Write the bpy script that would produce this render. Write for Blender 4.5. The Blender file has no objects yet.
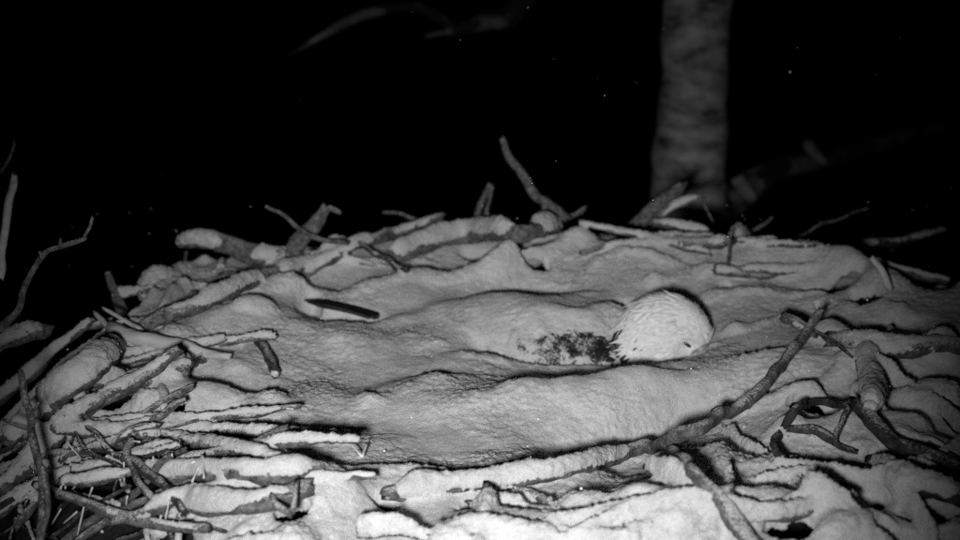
import bpy, math, random
import numpy as np
from mathutils import Vector

random.seed(7)
RNG = np.random.default_rng(7)
C = bpy.context.scene.collection
scene = bpy.context.scene
R = math.radians

# ------------------------------------------------------------------ camera
CAM_H, PITCH, FPX = 0.75, R(18.0), 1160.0          # focal length in pixels of a 960 px wide frame
cam_d = bpy.data.cameras.new('camera')
cam = bpy.data.objects.new('camera', cam_d)
C.objects.link(cam)
cam.location = (0, 0, CAM_H)
cam.rotation_euler = (R(90) - PITCH, 0, 0)
cam_d.sensor_width = 36
cam_d.lens = FPX / 960 * 36
cam_d.clip_start = 0.02
cam_d.clip_end = 400
cam_d.dof.use_dof = True
cam_d.dof.focus_distance = 1.66
cam_d.dof.aperture_fstop = 2.8
scene.camera = cam

# ------------------------------------------------------------------ night sky and the infrared illuminator
world = bpy.data.worlds.new('World')
scene.world = world
world.use_nodes = True
wn = world.node_tree
bg = wn.nodes['Background']
sky = wn.nodes.new('ShaderNodeTexSky')
sky.sky_type = 'NISHITA'
sky.sun_disc = False
sky.sun_elevation = R(-12)
sky.sun_rotation = R(120)
bw = wn.nodes.new('ShaderNodeRGBToBW')
wn.links.new(sky.outputs[0], bw.inputs[0])
wn.links.new(bw.outputs[0], bg.inputs[0])
bg.inputs[1].default_value = 0.05

LAMP_POS = Vector((-0.12, -0.02, 0.635))             # lamp head clamped under the camera housing
LAMP_AIM = Vector((-0.03, 1.58, 0.0))
lamp_d = bpy.data.lights.new('infrared_illuminator', 'SPOT')
lamp_d.energy = 132
lamp_d.spot_size = R(62)
lamp_d.spot_blend = 1.0
lamp_d.shadow_soft_size = 0.05
lamp_d.color = (1, 1, 1)
lamp = bpy.data.objects.new('infrared_illuminator', lamp_d)
C.objects.link(lamp)
lamp.location = LAMP_POS
lamp.scale = (0.79, 1.0, 1.0)                       # the beam is taller than it is wide
lamp.rotation_euler = (LAMP_AIM - LAMP_POS).to_track_quat('-Z', 'Y').to_euler()

vs = scene.view_settings
scene.display_settings.display_device = 'sRGB'
vs.view_transform = 'Standard'
vs.look = 'None'
vs.exposure = 0
vs.gamma = 1
scene.cycles.max_bounces = 5
scene.cycles.diffuse_bounces = 3
scene.cycles.use_denoising = False                  # an infrared night camera leaves fine grain

# ------------------------------------------------------------------ numeric helpers
def _hash(ix, iy, iz, seed):
    with np.errstate(over='ignore'):
        h = (ix.astype(np.int64) * 374761393 + iy.astype(np.int64) * 668265263 +
             iz.astype(np.int64) * 2147483647 + np.int64(seed) * 1274126177)
        h = (h ^ (h >> 13)) * 1274126177
        h = h ^ (h >> 16)
    return (h & 0xffffff).astype(np.float64) / 0xffffff * 2 - 1

def vnoise(x, y, z=0.0, seed=0):
    x = np.asarray(x, float); y = np.asarray(y, float); z = np.zeros_like(x) + z
    ix, iy, iz = np.floor(x), np.floor(y), np.floor(z)
    fx, fy, fz = x - ix, y - iy, z - iz
    ux, uy, uz = [f * f * f * (f * (f * 6 - 15) + 10) for f in (fx, fy, fz)]
    r = 0
    for a in (0, 1):
        for b in (0, 1):
            for c in (0, 1):
                w = (ux if a else 1 - ux) * (uy if b else 1 - uy) * (uz if c else 1 - uz)
                r = r + w * _hash(ix + a, iy + b, iz + c, seed)
    return r

def fbm(x, y, z=0.0, seed=0, octs=3):
    r, amp = 0, 1.0
    for o in range(octs):
        k = 2.03 ** o
        r = r + amp * vnoise(np.asarray(x) * k + o * 7.3, np.asarray(y) * k - o * 3.1, np.asarray(z) * k, seed + o * 11)
        amp *= 0.5
    return r

def sstep(a, b, x):
    t = np.clip((x - a) / (b - a), 0, 1)
    return t * t * (3 - 2 * t)

def smax(a, b, k):
    h = np.clip(0.5 + 0.5 * (a - b) / k, 0, 1)
    return b * (1 - h) + a * h + k * h * (1 - h)

SP, CP = math.sin(PITCH), math.cos(PITCH)
def ray(px, py):
    u, v = (px - 480) / FPX, (270 - py) / FPX
    return np.array([u, CP + v * SP, -SP + v * CP])

def on_plane(px, py, z):
    d = ray(px, py)
    t = (z - CAM_H) / d[2]
    return np.array([0, 0, CAM_H]) + d * t

def at_depth(px, py, Y):
    d = ray(px, py)
    return np.array([0, 0, CAM_H]) + d * (Y / d[1])

# ------------------------------------------------------------------ shape of the nest top
CX, CY = 0.04, 1.88
def nest_radius(x, y):
    rx = np.where(x < CX, 0.80, 0.98)
    ry = np.where(y < CY, 0.85, 0.66)
    return np.sqrt(((x - CX) / rx) ** 2 + ((y - CY) / ry) ** 2)

def base_height(x, y):
    rn = nest_radius(x, y) + 0.05 * fbm(x * 3, y * 3, 0, 5, 2)
    z = -0.022 * (1 - sstep(0.25, 0.7, rn))
    z = z + 0.03 * np.exp(-((rn - 0.82) / 0.12) ** 2) * sstep(1.4, 2.0, y)
    z = z - 0.9 * np.maximum(0, rn - 0.93) ** 1.15
    # the trough between the eagle and the front rim
    t0, t1 = on_plane(590, 440, 0), on_plane(695, 412, 0)
    d = seg_dist(x, y, [t0, t1])[0]
    z = z - 0.045 * np.exp(-(d / 0.07) ** 2)
    t0, t1 = on_plane(300, 450, 0), on_plane(590, 440, 0)
    d = seg_dist(x, y, [t0, t1])[0]
    z = z - 0.015 * np.exp(-(d / 0.06) ** 2)
    return z

def seg_dist(x, y, pts):
    best = np.full(np.shape(x), 1e9)
    tt = np.zeros(np.shape(x))
    n = len(pts) - 1
    for i in range(n):
        a, b = np.asarray(pts[i])[:2], np.asarray(pts[i + 1])[:2]
        ab = b - a
        L2 = ab @ ab + 1e-12
        t = np.clip(((x - a[0]) * ab[0] + (y - a[1]) * ab[1]) / L2, 0, 1)
        d = np.hypot(x - a[0] - t * ab[0], y - a[1] - t * ab[1])
        m = d < best
        best = np.where(m, d, best)
        tt = np.where(m, (i + t) / n, tt)
    return best, tt

# sticks that lie wholly under the snow: (pixel course, half width, height, height of course)
RIDGES = [
    # the log right in front of the eagle
    ([(400, 422), (450, 408), (510, 400), (580, 397), (650, 392), (710, 385), (760, 366), (800, 336)], 0.050, 0.036, 0.03),
    ([(340, 404), (400, 394), (470, 386)], 0.055, 0.035, 0.0),
    ([(250, 372), (320, 352), (400, 352)], 0.06, 0.03, 0.0),
    ([(215, 355), (270, 336), (330, 330)], 0.05, 0.035, 0.0),
    ([(150, 352), (220, 330), (290, 316)], 0.045, 0.045, 0.0),
    ([(170, 330), (240, 302), (330, 286)], 0.04, 0.045, 0.0),
    ([(240, 410), (300, 392), (360, 372)], 0.05, 0.03, 0.0),
    ([(130, 420), (200, 405), (260, 398)], 0.045, 0.03, 0.0),
    ([(150, 392), (166, 382), (176, 398)], 0.035, 0.045, 0.0),
    ([(270, 440), (340, 428), (410, 425)], 0.06, 0.012, -0.02),
    # back of the bowl
    ([(330, 292), (410, 280), (480, 274), (540, 258), (575, 240), (610, 230)], 0.036, 0.06, 0.03),
    ([(380, 298), (430, 290), (470, 298)], 0.03, 0.035, 0.0),
    ([(470, 296), (540, 286), (600, 290)], 0.028, 0.03, 0.0),
    ([(420, 312), (520, 306), (630, 300)], 0.022, 0.022, 0.0),
    ([(580, 275), (630, 263), (690, 272)], 0.035, 0.045, 0.02),
    ([(600, 252), (660, 246), (730, 246)], 0.04, 0.05, 0.03),
    ([(560, 292), (610, 281), (660, 286)], 0.025, 0.03, 0.0),
    ([(640, 290), (700, 278), (770, 282)], 0.03, 0.035, 0.01),
    ([(690, 300), (740, 300), (790, 296)], 0.03, 0.03, 0.0),
    ([(710, 268), (760, 258), (820, 262), (870, 275), (910, 300)], 0.05, 0.042, 0.03),
    ([(725, 335), (765, 322), (800, 305)], 0.035, 0.035, 0.0),
    ([(715, 262), (740, 240), (752, 228)], 0.03, 0.05, 0.05),
    ([(730, 312), (790, 300), (850, 296)], 0.025, 0.03, 0.0),
    ([(840, 300), (880, 310), (920, 330)], 0.035, 0.028, 0.02),
    # right side
    ([(800, 322), (850, 342), (910, 346), (975, 344)], 0.045, 0.06, 0.02),
    ([(780, 395), (830, 375), (870, 352)], 0.04, 0.045, 0.0),
    ([(900, 400), (930, 390), (970, 392)], 0.045, 0.05, 0.0),
    ([(800, 440), (850, 425), (880, 455)], 0.05, 0.055, 0.0),
    ([(880, 405), (910, 440), (960, 458)], 0.04, 0.05, 0.0),
    ([(720, 420), (780, 402), (840, 392)], 0.03, 0.04, 0.0),
    # front slope
    ([(352, 476), (318, 505), (290, 548)], 0.04, 0.055, 0.0),
    ([(345, 474), (440, 480), (560, 474), (640, 450)], 0.03, 0.028, 0.01),
    ([(655, 470), (715, 440), (722, 470), (690, 505)], 0.03, 0.05, 0.0),
    ([(540, 490), (630, 512), (710, 548)], 0.035, 0.05, 0.0),
    ([(600, 478), (670, 500), (740, 545)], 0.03, 0.045, 0.0),
    ([(740, 500), (800, 515), (860, 550)], 0.045, 0.055, 0.0),
    ([(430, 500), (500, 512), (560, 545)], 0.035, 0.05, 0.0),
    ([(400, 520), (440, 530), (500, 548)], 0.03, 0.045, 0.0),
    ([(800, 470), (850, 480), (900, 510)], 0.04, 0.045, 0.0),
    ([(880, 490), (930, 500), (970, 530)], 0.04, 0.05, 0.0),
    ([(690, 460), (740, 480), (790, 470)], 0.03, 0.04, 0.0),
    ([(140, 463), (220, 470), (318, 465)], 0.022, 0.045, 0.0),
    ([(180, 497), (250, 500), (320, 480)], 0.024, 0.045, 0.0),
    ([(220, 535), (280, 515), (330, 505)], 0.025, 0.045, 0.0),
    ([(200, 442), (260, 447), (330, 455)], 0.02, 0.03, 0.0),
    ([(600, 505), (660, 492), (690, 500)], 0.05, 0.055, 0.0),
    ([(700, 525), (740, 512), (790, 515)], 0.05, 0.055, 0.0),
    ([(820, 525), (860, 530), (900, 545)], 0.045, 0.05, 0.0),
    ([(620, 540), (660, 532), (710, 540)], 0.045, 0.05, 0.0),
    ([(752, 472), (780, 460), (810, 465)], 0.04, 0.05, 0.0),
    ([(880, 432), (905, 425), (940, 430)], 0.04, 0.05, 0.0),
    ([(470, 525), (520, 518), (570, 525)], 0.045, 0.05, 0.0),
    ([(400, 545), (440, 535), (480, 545)], 0.04, 0.05, 0.0),
    ([(890, 472), (920, 470), (960, 485)], 0.04, 0.05, 0.0),
    ([(756, 442), (775, 432), (800, 432)], 0.035, 0.045, 0.0),
    ([(930, 540), (960, 525), (985, 530)], 0.05, 0.05, 0.0),
    ([(60, 415), (100, 392), (140, 372)], 0.03, 0.05, 0.0),
    ([(40, 434), (70, 415), (95, 402)], 0.028, 0.05, 0.0),
]
for k in range(26):                                  # many more, lying round the rim as a nest is woven
    a = random.uniform(0, 2 * math.pi)
    q = random.uniform(0.55, 0.98)
    RIDGES.append((('w', CX + math.cos(a) * q * (0.8 if math.cos(a) < 0 else 0.98),
                    CY + math.sin(a) * q * (0.66 if math.sin(a) > 0 else 0.85),
                    a + math.pi / 2 + random.gauss(0, 0.45), random.uniform(0.15, 0.4)),
                   random.uniform(0.015, 0.03), random.uniform(0.02, 0.04), 0))

for k in range(22):                                  # and some across the bowl, deep under
    RIDGES.append((('w', random.uniform(-0.5, 0.75), random.uniform(1.62, 2.42), random.gauss(0.05, 0.35), random.uniform(0.18, 0.45)),
                   random.uniform(0.022, 0.04), random.uniform(0.016, 0.03), 0))

# the eagle's spine, (pixel x, pixel y, depth, half width, half height); tail first, crown and face last
def spine_point(px, py, Y, a, b):
    p = at_depth(px, py, Y)
    return (p[0], p[1], p[2], a, b)
EAGLE = [
    spine_point(330, 316, 2.14, 0.030, 0.012),
    spine_point(372, 322, 2.11, 0.055, 0.022),
    spine_point(420, 332, 2.07, 0.085, 0.045),
    spine_point(480, 341, 2.02, 0.100, 0.062),
    spine_point(540, 346, 1.99, 0.105, 0.070),
    spine_point(590, 353, 1.96, 0.092, 0.060),
    spine_point(620, 356, 1.94, 0.066, 0.046),
    spine_point(643, 344, 1.925, 0.058, 0.058),
    spine_point(660, 334, 1.915, 0.056, 0.070),
    spine_point(679, 332, 1.905, 0.048, 0.065),
    spine_point(692, 336, 1.895, 0.038, 0.046),
    spine_point(701, 341, 1.888, 0.025, 0.030),
    spine_point(706, 345, 1.885, 0.011, 0.013),
]

def body_height(x, y):
    """height of the eagle's back over (x, y)"""
    zb = np.full(np.shape(x), -1.0)
    pts = EAGLE[:7]
    for i in range(len(pts) - 1):
        for t in np.linspace(0, 1, 6):
            p = [pts[i][k] * (1 - t) + pts[i + 1][k] * t for k in range(5)]
            d2 = ((x - p[0]) ** 2 + (y - p[1]) ** 2) / p[3] ** 2
            zb = np.maximum(zb, np.where(d2 < 1, p[2] + p[4] * np.sqrt(np.maximum(0, 1 - d2)), -1))
    return zb

X0, X1, Y0, Y1, STEP = -1.05, 1.15, 0.92, 2.75, 0.0045
gx = np.arange(X0, X1, STEP)
gy = np.arange(Y0, Y1, STEP)
GX, GY = np.meshgrid(gx, gy)
BASE = base_height(GX, GY)
def grid_sample(G, x, y):
    fx = np.clip((x - X0) / STEP, 0, len(gx) - 1.001)
    fy = np.clip((y - Y0) / STEP, 0, len(gy) - 1.001)
    ix, iy = int(fx), int(fy)
    a, b = fx - ix, fy - iy
    return (G[iy, ix] * (1 - a) * (1 - b) + G[iy, ix + 1] * a * (1 - b) + G[iy + 1, ix] * (1 - a) * b + G[iy + 1, ix + 1] * a * b)

def march(G, px, py, dz=0.0):
    """the point of a height field (raised by dz) that is seen at a pixel"""
    d = ray(px, py)
    y = 0.95
    while y < 2.74:
        t = y / d[1]
        x, z = d[0] * t, CAM_H + d[2] * t
        if z <= grid_sample(G, x, y) + dz:
            return np.array([x, y, z])
        y += 0.004
    return at_depth(px, py, 2.45)

def on_snow(px, py, dz=0.0):
    return march(SNOW, px, py, dz)

wx = GX + 0.012 * fbm(GX * 9, GY * 9, 0, 21, 2)
wy = GY + 0.012 * fbm(GX * 9, GY * 9, 3.3, 23, 2)
RID = np.zeros_like(GX)
for pts, w, h, zc in RIDGES:
    if pts[0] == 'w':
        _, x, y, a, L = pts
        pw = [(x - math.cos(a) * L / 2, y - math.sin(a) * L / 2), (x + math.cos(a) * L / 2, y + math.sin(a) * L / 2)]
    else:
        pw = [march(BASE, px, py, h * 0.85)[:2] for px, py in pts]
        # smooth the course
        sm = []
        for i in range(len(pw) - 1):
            p0, p1, p2, p3 = pw[max(i - 1, 0)], pw[i], pw[i + 1], pw[min(i + 2, len(pw) - 1)]
            for t in (0, .25, .5, .75):
                sm.append(0.5 * ((2 * p1) + (p2 - p0) * t + (2 * p0 - 5 * p1 + 4 * p2 - p3) * t * t + (3 * p1 - p0 - 3 * p2 + p3) * t ** 3))
        sm.append(pw[-1])
        pw = sm
    d, t = seg_dist(wx, wy, pw)
    wv = w * (1 + 0.22 * vnoise(t * 7 + len(pw), t * 0 + w * 90, 0, 31))
    prof = np.where(d < wv * 1.15, np.maximum(0, 1 - (d / wv / 1.15) ** 2) ** 0.72, 0)
    prof = prof * (0.2 + 0.8 * sstep(0, 0.22, t) * sstep(1, 0.78, t))
    prof = prof * (1 + 0.25 * vnoise(t * 6, t * 0 + h * 70, 0, 33))
    if pts[0] != 'w' and min(p[1] for p in pts) > 436:
        h = h * 0.9
        RID = smax(RID, h * prof, 0.004 + 0.014 * np.clip(prof, 0, 1))
        continue
    RID = smax(RID, h * prof, 0.006)
def box_blur(G, n, times):
    for _ in range(times):
        for ax in (0, 1):
            h = n // 2
            cs = np.cumsum(np.pad(G, [(h + 1, h) if a == ax else (0, 0) for a in (0, 1)], mode='edge'), axis=ax)
            m = G.shape[ax]
            G = (np.take(cs, np.arange(n, m + n), axis=ax) - np.take(cs, np.arange(0, m), axis=ax)) / n
    return G
rim = nest_radius(GX, GY)
SNOW = BASE + RID * 1.42 + 0.020 * fbm(GX * 4.2, GY * 9, 0, 41, 2)
bowl = (1 - sstep(0.45, 0.80, rim)) * (1 - 0.75 * sstep(2.02, 2.12, GY))
SNOW = SNOW + (box_blur(SNOW, 5, 2) - SNOW) * sstep(1.6, 1.45, GY)
SNOW = SNOW + 0.35 * np.maximum(0, box_blur(SNOW, 11, 2) - SNOW) * sstep(1.5, 1.4, GY)
SNOW = box_blur(SNOW, 3, 1) * (1 - bowl) + box_blur(SNOW, 5, 2) * bowl       # drifted smooth in the bowl
SNOW = SNOW + 0.35 * np.maximum(0, box_blur(SNOW, 15, 2) - SNOW) * bowl
# the snow lying on the eagle: deep on the back, blown thin on the flank that faces the camera
ZB = body_height(GX, GY)
thick = 0.016 + 0.006 * fbm(GX * 14, GY * 14, 0, 47, 2)
pc = at_depth(552, 366, 1.90)
patch = np.exp(-(((GX - pc[0]) / 0.17) ** 4)) * sstep(1.955, 1.90, GY)
pc2 = at_depth(606, 372, 1.90)
patch2 = np.exp(-(((GX - pc2[0]) / 0.055) ** 2)) * sstep(1.94, 1.89, GY)
speck = fbm(GX * 85, GY * 60, np.clip(ZB, -.2, 1) * 85, 51, 3)
thick = thick - patch * (0.0165 + 0.009 * speck) - patch2 * 0.012
bare = np.clip(np.maximum(patch, patch2) * 1.3, 0, 1) * sstep(1.835, 1.875, GY)
H = np.where(ZB > -0.5, np.maximum(SNOW - 0.05 * bare, ZB + thick), SNOW - 0.02 * bare)
HB = box_blur(H, 17, 2)
SNOW = box_blur(H, 3, 1) * (1 - bare) + H * bare
SNOW = SNOW + np.maximum(0, HB + 0.004 - SNOW) * (1 - bare)                  # drifted up against the bird
# the pocket round the tail feathers and the hollow behind the head
rough = sstep(0.5, 0.9, rim)
SNOW = SNOW + (0.014 * vnoise((0.95 * GX + 0.3 * GY) * 7 + 0.5 * fbm(GX * 5, GY * 5, 0, 43, 2), (0.95 * GY - 0.3 * GX) * 12, 0, 45) + 0.0055 * vnoise((0.8 * GX - 0.6 * GY) * 17, (0.8 * GY + 0.6 * GX) * 17, 0, 46)) * (1 - bare) * (1 - 0.5 * rough) * (1 - 0.75 * sstep(1.52, 1.36, GY))
d, t = seg_dist(GX, GY, [march(SNOW, 545, 458), march(SNOW, 610, 440), march(SNOW, 650, 428), march(SNOW, 692, 412)])
SNOW = SNOW - 0.045 * np.exp(-(d / 0.022) ** 2) * sstep(0, 0.5, t)           # the hollow under the front ridge
PRE = SNOW.copy()
TAIL = [(march(PRE, *a), march(PRE, *b), w) for a, b, w in (((378, 314), (312, 300), .006), ((379, 317), (304, 302), .007), ((376, 319), (308, 306), .006), ((370, 320), (318, 309), .005))]
for (px, py), sx, sy, dep in (((343, 314), 0.070, 0.032, 0.030), ((309, 301), 0.022, 0.036, 0.065),
                              ((633, 304), 0.036, 0.032, 0.10), ((668, 345), 0.055, 0.05, 0.05)):
    p = march(PRE, px, py)
    q = ((GX - p[0]) / sx) ** 2 + ((GY - p[1]) / sy) ** 2
    SNOW = SNOW - dep * np.exp(-q ** 2)

# ------------------------------------------------------------------ materials (the camera sees near infrared: no hue)
def new_mat(name):
    m = bpy.data.materials.new(name)
    m.use_nodes = True
    nt = m.node_tree
    return m, nt, nt.nodes['Principled BSDF']

def grey(v):
    return (v, v, v, 1)

def noise_node(nt, scale, detail=4, rough=0.6, vec=None):
    n = nt.nodes.new('ShaderNodeTexNoise')
    n.inputs['Scale'].default_value = scale
    n.inputs['Detail'].default_value = detail
    n.inputs['Roughness'].default_value = rough
    if vec is not None:
        nt.links.new(vec, n.inputs['Vector'])
    return n

def ramp_node(nt, fac, stops):
    r = nt.nodes.new('ShaderNodeValToRGB')
    e = r.color_ramp.elements
    while len(e) < len(stops):
        e.new(0.5)
    for i, (p, v) in enumerate(stops):
        e[i].position = p
        e[i].color = grey(v)
    nt.links.new(fac, r.inputs[0])
    return r

def bump_node(nt, height, strength, dist, bsdf):
    b = nt.nodes.new('ShaderNodeBump')
    b.inputs['Strength'].default_value = strength
    b.inputs['Distance'].default_value = dist
    nt.links.new(height, b.inputs['Height'])
    nt.links.new(b.outputs[0], bsdf.inputs['Normal'])
    return b

def snow_mat(name='fresh_snow', lo=0.42, hi=0.76):
    m, nt, p = new_mat(name)
    tc = nt.nodes.new('ShaderNodeTexCoord')
    n1 = noise_node(nt, 420, 3, 0.7, tc.outputs['Object'])
    n2 = noise_node(nt, 26, 4, 0.6, tc.outputs['Object'])
    mx = nt.nodes.new('ShaderNodeMath'); mx.operation = 'MULTIPLY_ADD'
    nt.links.new(n2.outputs[0], mx.inputs[0]); mx.inputs[1].default_value = 0.55
    ml = nt.nodes.new('ShaderNodeMath'); ml.operation = 'MULTIPLY'; ml.inputs[1].default_value = 0.45
    nt.links.new(n1.outputs[0], ml.inputs[0]); nt.links.new(ml.outputs[0], mx.inputs[2])
    r = ramp_node(nt, mx.outputs[0], [(0.25, lo), (0.6, hi)])
    nt.links.new(r.outputs[0], p.inputs['Base Color'])
    p.inputs['Roughness'].default_value = 0.85
    p.inputs['Specular IOR Level'].default_value = 0.2
    p.inputs['Subsurface Weight'].default_value = 0.4
    p.inputs['Subsurface Radius'].default_value = (1, 1, 1)
    p.inputs['Subsurface Scale'].default_value = 0.006
    bump_node(nt, n1.outputs[0], 0.8, 0.006, p)
    return m

def bark_mat(name, dark, light, frost=0.5, scale=70, frost_val=0.6):
    """bark with its grain; snow grains cling to the faces that look up"""
    m, nt, p = new_mat(name)
    tc = nt.nodes.new('ShaderNodeTexCoord')
    n1 = noise_node(nt, scale, 5, 0.65, tc.outputs['Object'])
    n2 = noise_node(nt, scale * 4, 3, 0.7, tc.outputs['Object'])
    n3 = noise_node(nt, scale * 0.25, 3, 0.6, tc.outputs['Object'])
    r = ramp_node(nt, n1.outputs[0], [(0.32, dark), (0.5, (dark + light) / 2.4), (0.68, light)])
    geo = nt.nodes.new('ShaderNodeNewGeometry')
    sep = nt.nodes.new('ShaderNodeSeparateXYZ')
    nt.links.new(geo.outputs['Normal'], sep.inputs[0])
    a = nt.nodes.new('ShaderNodeMath'); a.operation = 'MULTIPLY_ADD'
    nt.links.new(sep.outputs[2], a.inputs[0]); a.inputs[1].default_value = 0.45
    s2 = nt.nodes.new('ShaderNodeMath'); s2.operation = 'ADD'
    nt.links.new(n2.outputs[0], s2.inputs[0]); nt.links.new(n3.outputs[0], s2.inputs[1])
    nt.links.new(s2.outputs[0], a.inputs[2])
    hf = nt.nodes.new('ShaderNodeMath'); hf.operation = 'MULTIPLY'; hf.inputs[1].default_value = 0.5
    nt.links.new(a.outputs[0], hf.inputs[0])
    fr = ramp_node(nt, hf.outputs[0], [(0.80 - frost * 0.3, 0.0), (0.93 - frost * 0.3, 1.0)])
    mix = nt.nodes.new('ShaderNodeMix'); mix.data_type = 'RGBA'
    nt.links.new(fr.outputs[0], mix.inputs[0])
    nt.links.new(r.outputs[0], mix.inputs[6]); mix.inputs[7].default_value = grey(frost_val)
    nt.links.new(mix.outputs[2], p.inputs['Base Color'])
    p.inputs['Roughness'].default_value = 0.9
    p.inputs['Specular IOR Level'].default_value = 0.25
    ad = nt.nodes.new('ShaderNodeMath'); ad.operation = 'ADD'
    nt.links.new(n1.outputs[0], ad.inputs[0]); nt.links.new(n2.outputs[0], ad.inputs[1])
    bump_node(nt, ad.outputs[0], 0.9, 0.006, p)
    return m

def plain_mat(name, lo, hi, scale=60, rough=0.8, bump=0.3, stretch=None, spec=0.3, edge=(0.3, 0.7)):
    m, nt, p = new_mat(name)
    tc = nt.nodes.new('ShaderNodeTexCoord')
    vec = tc.outputs['Object']
    if stretch:
        mp = nt.nodes.new('ShaderNodeMapping')
        mp.inputs['Scale'].default_value = stretch
        nt.links.new(vec, mp.inputs[0]); vec = mp.outputs[0]
    n = noise_node(nt, scale, 5, 0.65, vec)
    r = ramp_node(nt, n.outputs[0], [(edge[0], lo), (edge[1], hi)])
    nt.links.new(r.outputs[0], p.inputs['Base Color'])
    p.inputs['Roughness'].default_value = rough
    p.inputs['Specular IOR Level'].default_value = spec
    bump_node(nt, n.outputs[0], bump, 0.004, p)
    return m

def flank_mat():
    """dark feathers under a thin, grainy dusting of snow that thickens towards the tail"""
    m, nt, p = new_mat('snow_dusted_body_feathers')
    tc = nt.nodes.new('ShaderNodeTexCoord')
    v = tc.outputs['Object']
    nf = noise_node(nt, 330, 4, 0.75, v)
    nm = noise_node(nt, 55, 3, 0.6, v)
    sep = nt.nodes.new('ShaderNodeSeparateXYZ')
    nt.links.new(v, sep.inputs[0])
    g = nt.nodes.new('ShaderNodeMapRange')
    nt.links.new(sep.outputs[0], g.inputs[0])
    g.inputs[1].default_value = -0.16; g.inputs[2].default_value = 0.16
    g.inputs[3].default_value = 0.20; g.inputs[4].default_value = -0.07
    a = nt.nodes.new('ShaderNodeMath'); a.operation = 'ADD'
    nt.links.new(nf.outputs[0], a.inputs[0]); nt.links.new(nm.outputs[0], a.inputs[1])
    b = nt.nodes.new('ShaderNodeMath'); b.operation = 'MULTIPLY_ADD'
    nt.links.new(a.outputs[0], b.inputs[0]); b.inputs[1].default_value = 0.5
    nt.links.new(g.outputs[0], b.inputs[2])
    r = ramp_node(nt, b.outputs[0], [(0.44, 0.014), (0.52, 0.05), (0.58, 0.5), (0.7, 0.66)])
    nt.links.new(r.outputs[0], p.inputs['Base Color'])
    p.inputs['Roughness'].default_value = 0.85
    p.inputs['Specular IOR Level'].default_value = 0.2
    bump_node(nt, nf.outputs[0], 0.7, 0.004, p)
    return m

M = {
    'snow': snow_mat(),
    'bark': bark_mat('grey_bark', 0.05, 0.26, 0.50),
    'bark_dark': bark_mat('dark_bark', 0.02, 0.11, 0.40),
    'bark_frost': bark_mat('snow_dusted_bark', 0.05, 0.26, 0.75),
    'bark_mottled': bark_mat('mottled_bark', 0.06, 0.36, 0.45, 90),
    'wood': plain_mat('pale_split_wood', 0.30, 0.62, 60, 0.8, 0.5, (0.25, 1, 1)),
    'wood_end': plain_mat('broken_wood_end', 0.35, 0.72, 120, 0.85, 0.8),
    'straw': plain_mat('dry_straw', 0.45, 0.75, 40, 0.6, 0.1),
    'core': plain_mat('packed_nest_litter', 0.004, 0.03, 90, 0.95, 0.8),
    'trunk': plain_mat('ringed_tree_bark', 0.025, 0.27, 9, 0.9, 1.0, (1.0, 1.0, 2.4), edge=(0.34, 0.66)),
    'stub_wood': plain_mat('weathered_stub', 0.04, 0.18, 14, 0.9, 0.5),
    'far_bark': plain_mat('background_bark', 0.0, 0.13, 8, 0.9, 0.5, edge=(0.46, 0.72)),
    'feather_dark': flank_mat(),
    'feather_flight': plain_mat('black_flight_feathers', 0.006, 0.03, 90, 0.5, 0.6, (1, 1, 8), 0.5),
    'feather_white': plain_mat('white_head_feathers', 0.62, 0.86, 110, 0.75, 0.25),
    'beak': plain_mat('horn_beak', 0.16, 0.26, 40, 0.42, 0.1, None, 0.4),
    'eye': plain_mat('dark_eye', 0.008, 0.015, 40, 0.12, 0.0, None, 0.6),
    'flake': plain_mat('snowflake', 0.9, 0.95, 5, 0.9, 0.0),
    'ground': plain_mat('dark_forest_floor', 0.03, 0.08, 0.8, 0.95, 0.3),
}

# ------------------------------------------------------------------ mesh helpers
def mesh_obj(name, verts, faces, mat, parent=None, smooth=True):
    me = bpy.data.meshes.new(name)
    me.from_pydata([tuple(map(float, v)) for v in verts], [], faces)
    if smooth:
        me.polygons.foreach_set('use_smooth', [True] * len(me.polygons))
    me.materials.append(mat)
    me.update()
    o = bpy.data.objects.new(name, me)
    C.objects.link(o)
    if parent is not None:
        o.parent = parent
    return o

def tag(o, label=None, cat=None, group=None, kind=None):
    if label: o['label'] = label
    if cat: o['category'] = cat
    if group: o['group'] = group
    if kind: o['kind'] = kind
    return o

def empty(name, loc=(0, 0, 0)):
    o = bpy.data.objects.new(name, None)
    o.empty_display_size = 0.02
    C.objects.link(o)
    o.location = tuple(map(float, loc))
    return o

def catmull(pts, n_per):
    P = [np.asarray(p, float) for p in pts]
    out = []
    for i in range(len(P) - 1):
        p0 = P[i - 1] if i > 0 else 2 * P[0] - P[1]
        p3 = P[i + 2] if i + 2 < len(P) else 2 * P[-1] - P[-2]
        p1, p2 = P[i], P[i + 1]
        for k in range(n_per):
            t = k / n_per
            out.append(0.5 * (2 * p1 + (p2 - p0) * t + (2 * p0 - 5 * p1 + 4 * p2 - p3) * t * t + (3 * p1 - p0 - 3 * p2 + p3) * t ** 3))
    out.append(P[-1])
    return np.array(out)

def resample(path, step):
    seg = np.linalg.norm(np.diff(path, axis=0), axis=1)
    s = np.concatenate([[0], np.cumsum(seg)])
    n = max(4, int(s[-1] / step))
    q = np.linspace(0, s[-1], n + 1)
    return np.stack([np.interp(q, s, path[:, k]) for k in range(3)], 1), s[-1]

def frames(path):
    T = np.gradient(path, axis=0)
    T /= np.linalg.norm(T, axis=1)[:, None] + 1e-9
    U, S = [], []
    up = np.array([0, 0, 1.0])
    prev = None
    for t in T:
        u = up - t * (t @ up)
        if np.linalg.norm(u) < 0.25:
            ref = prev if prev is not None else np.array([0, -1.0, 0])
            u = ref - t * (t @ ref)
        u /= np.linalg.norm(u)
        prev = u
        U.append(u)
        S.append(np.cross(t, u))
    return T, np.array(U), np.array(S)

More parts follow.
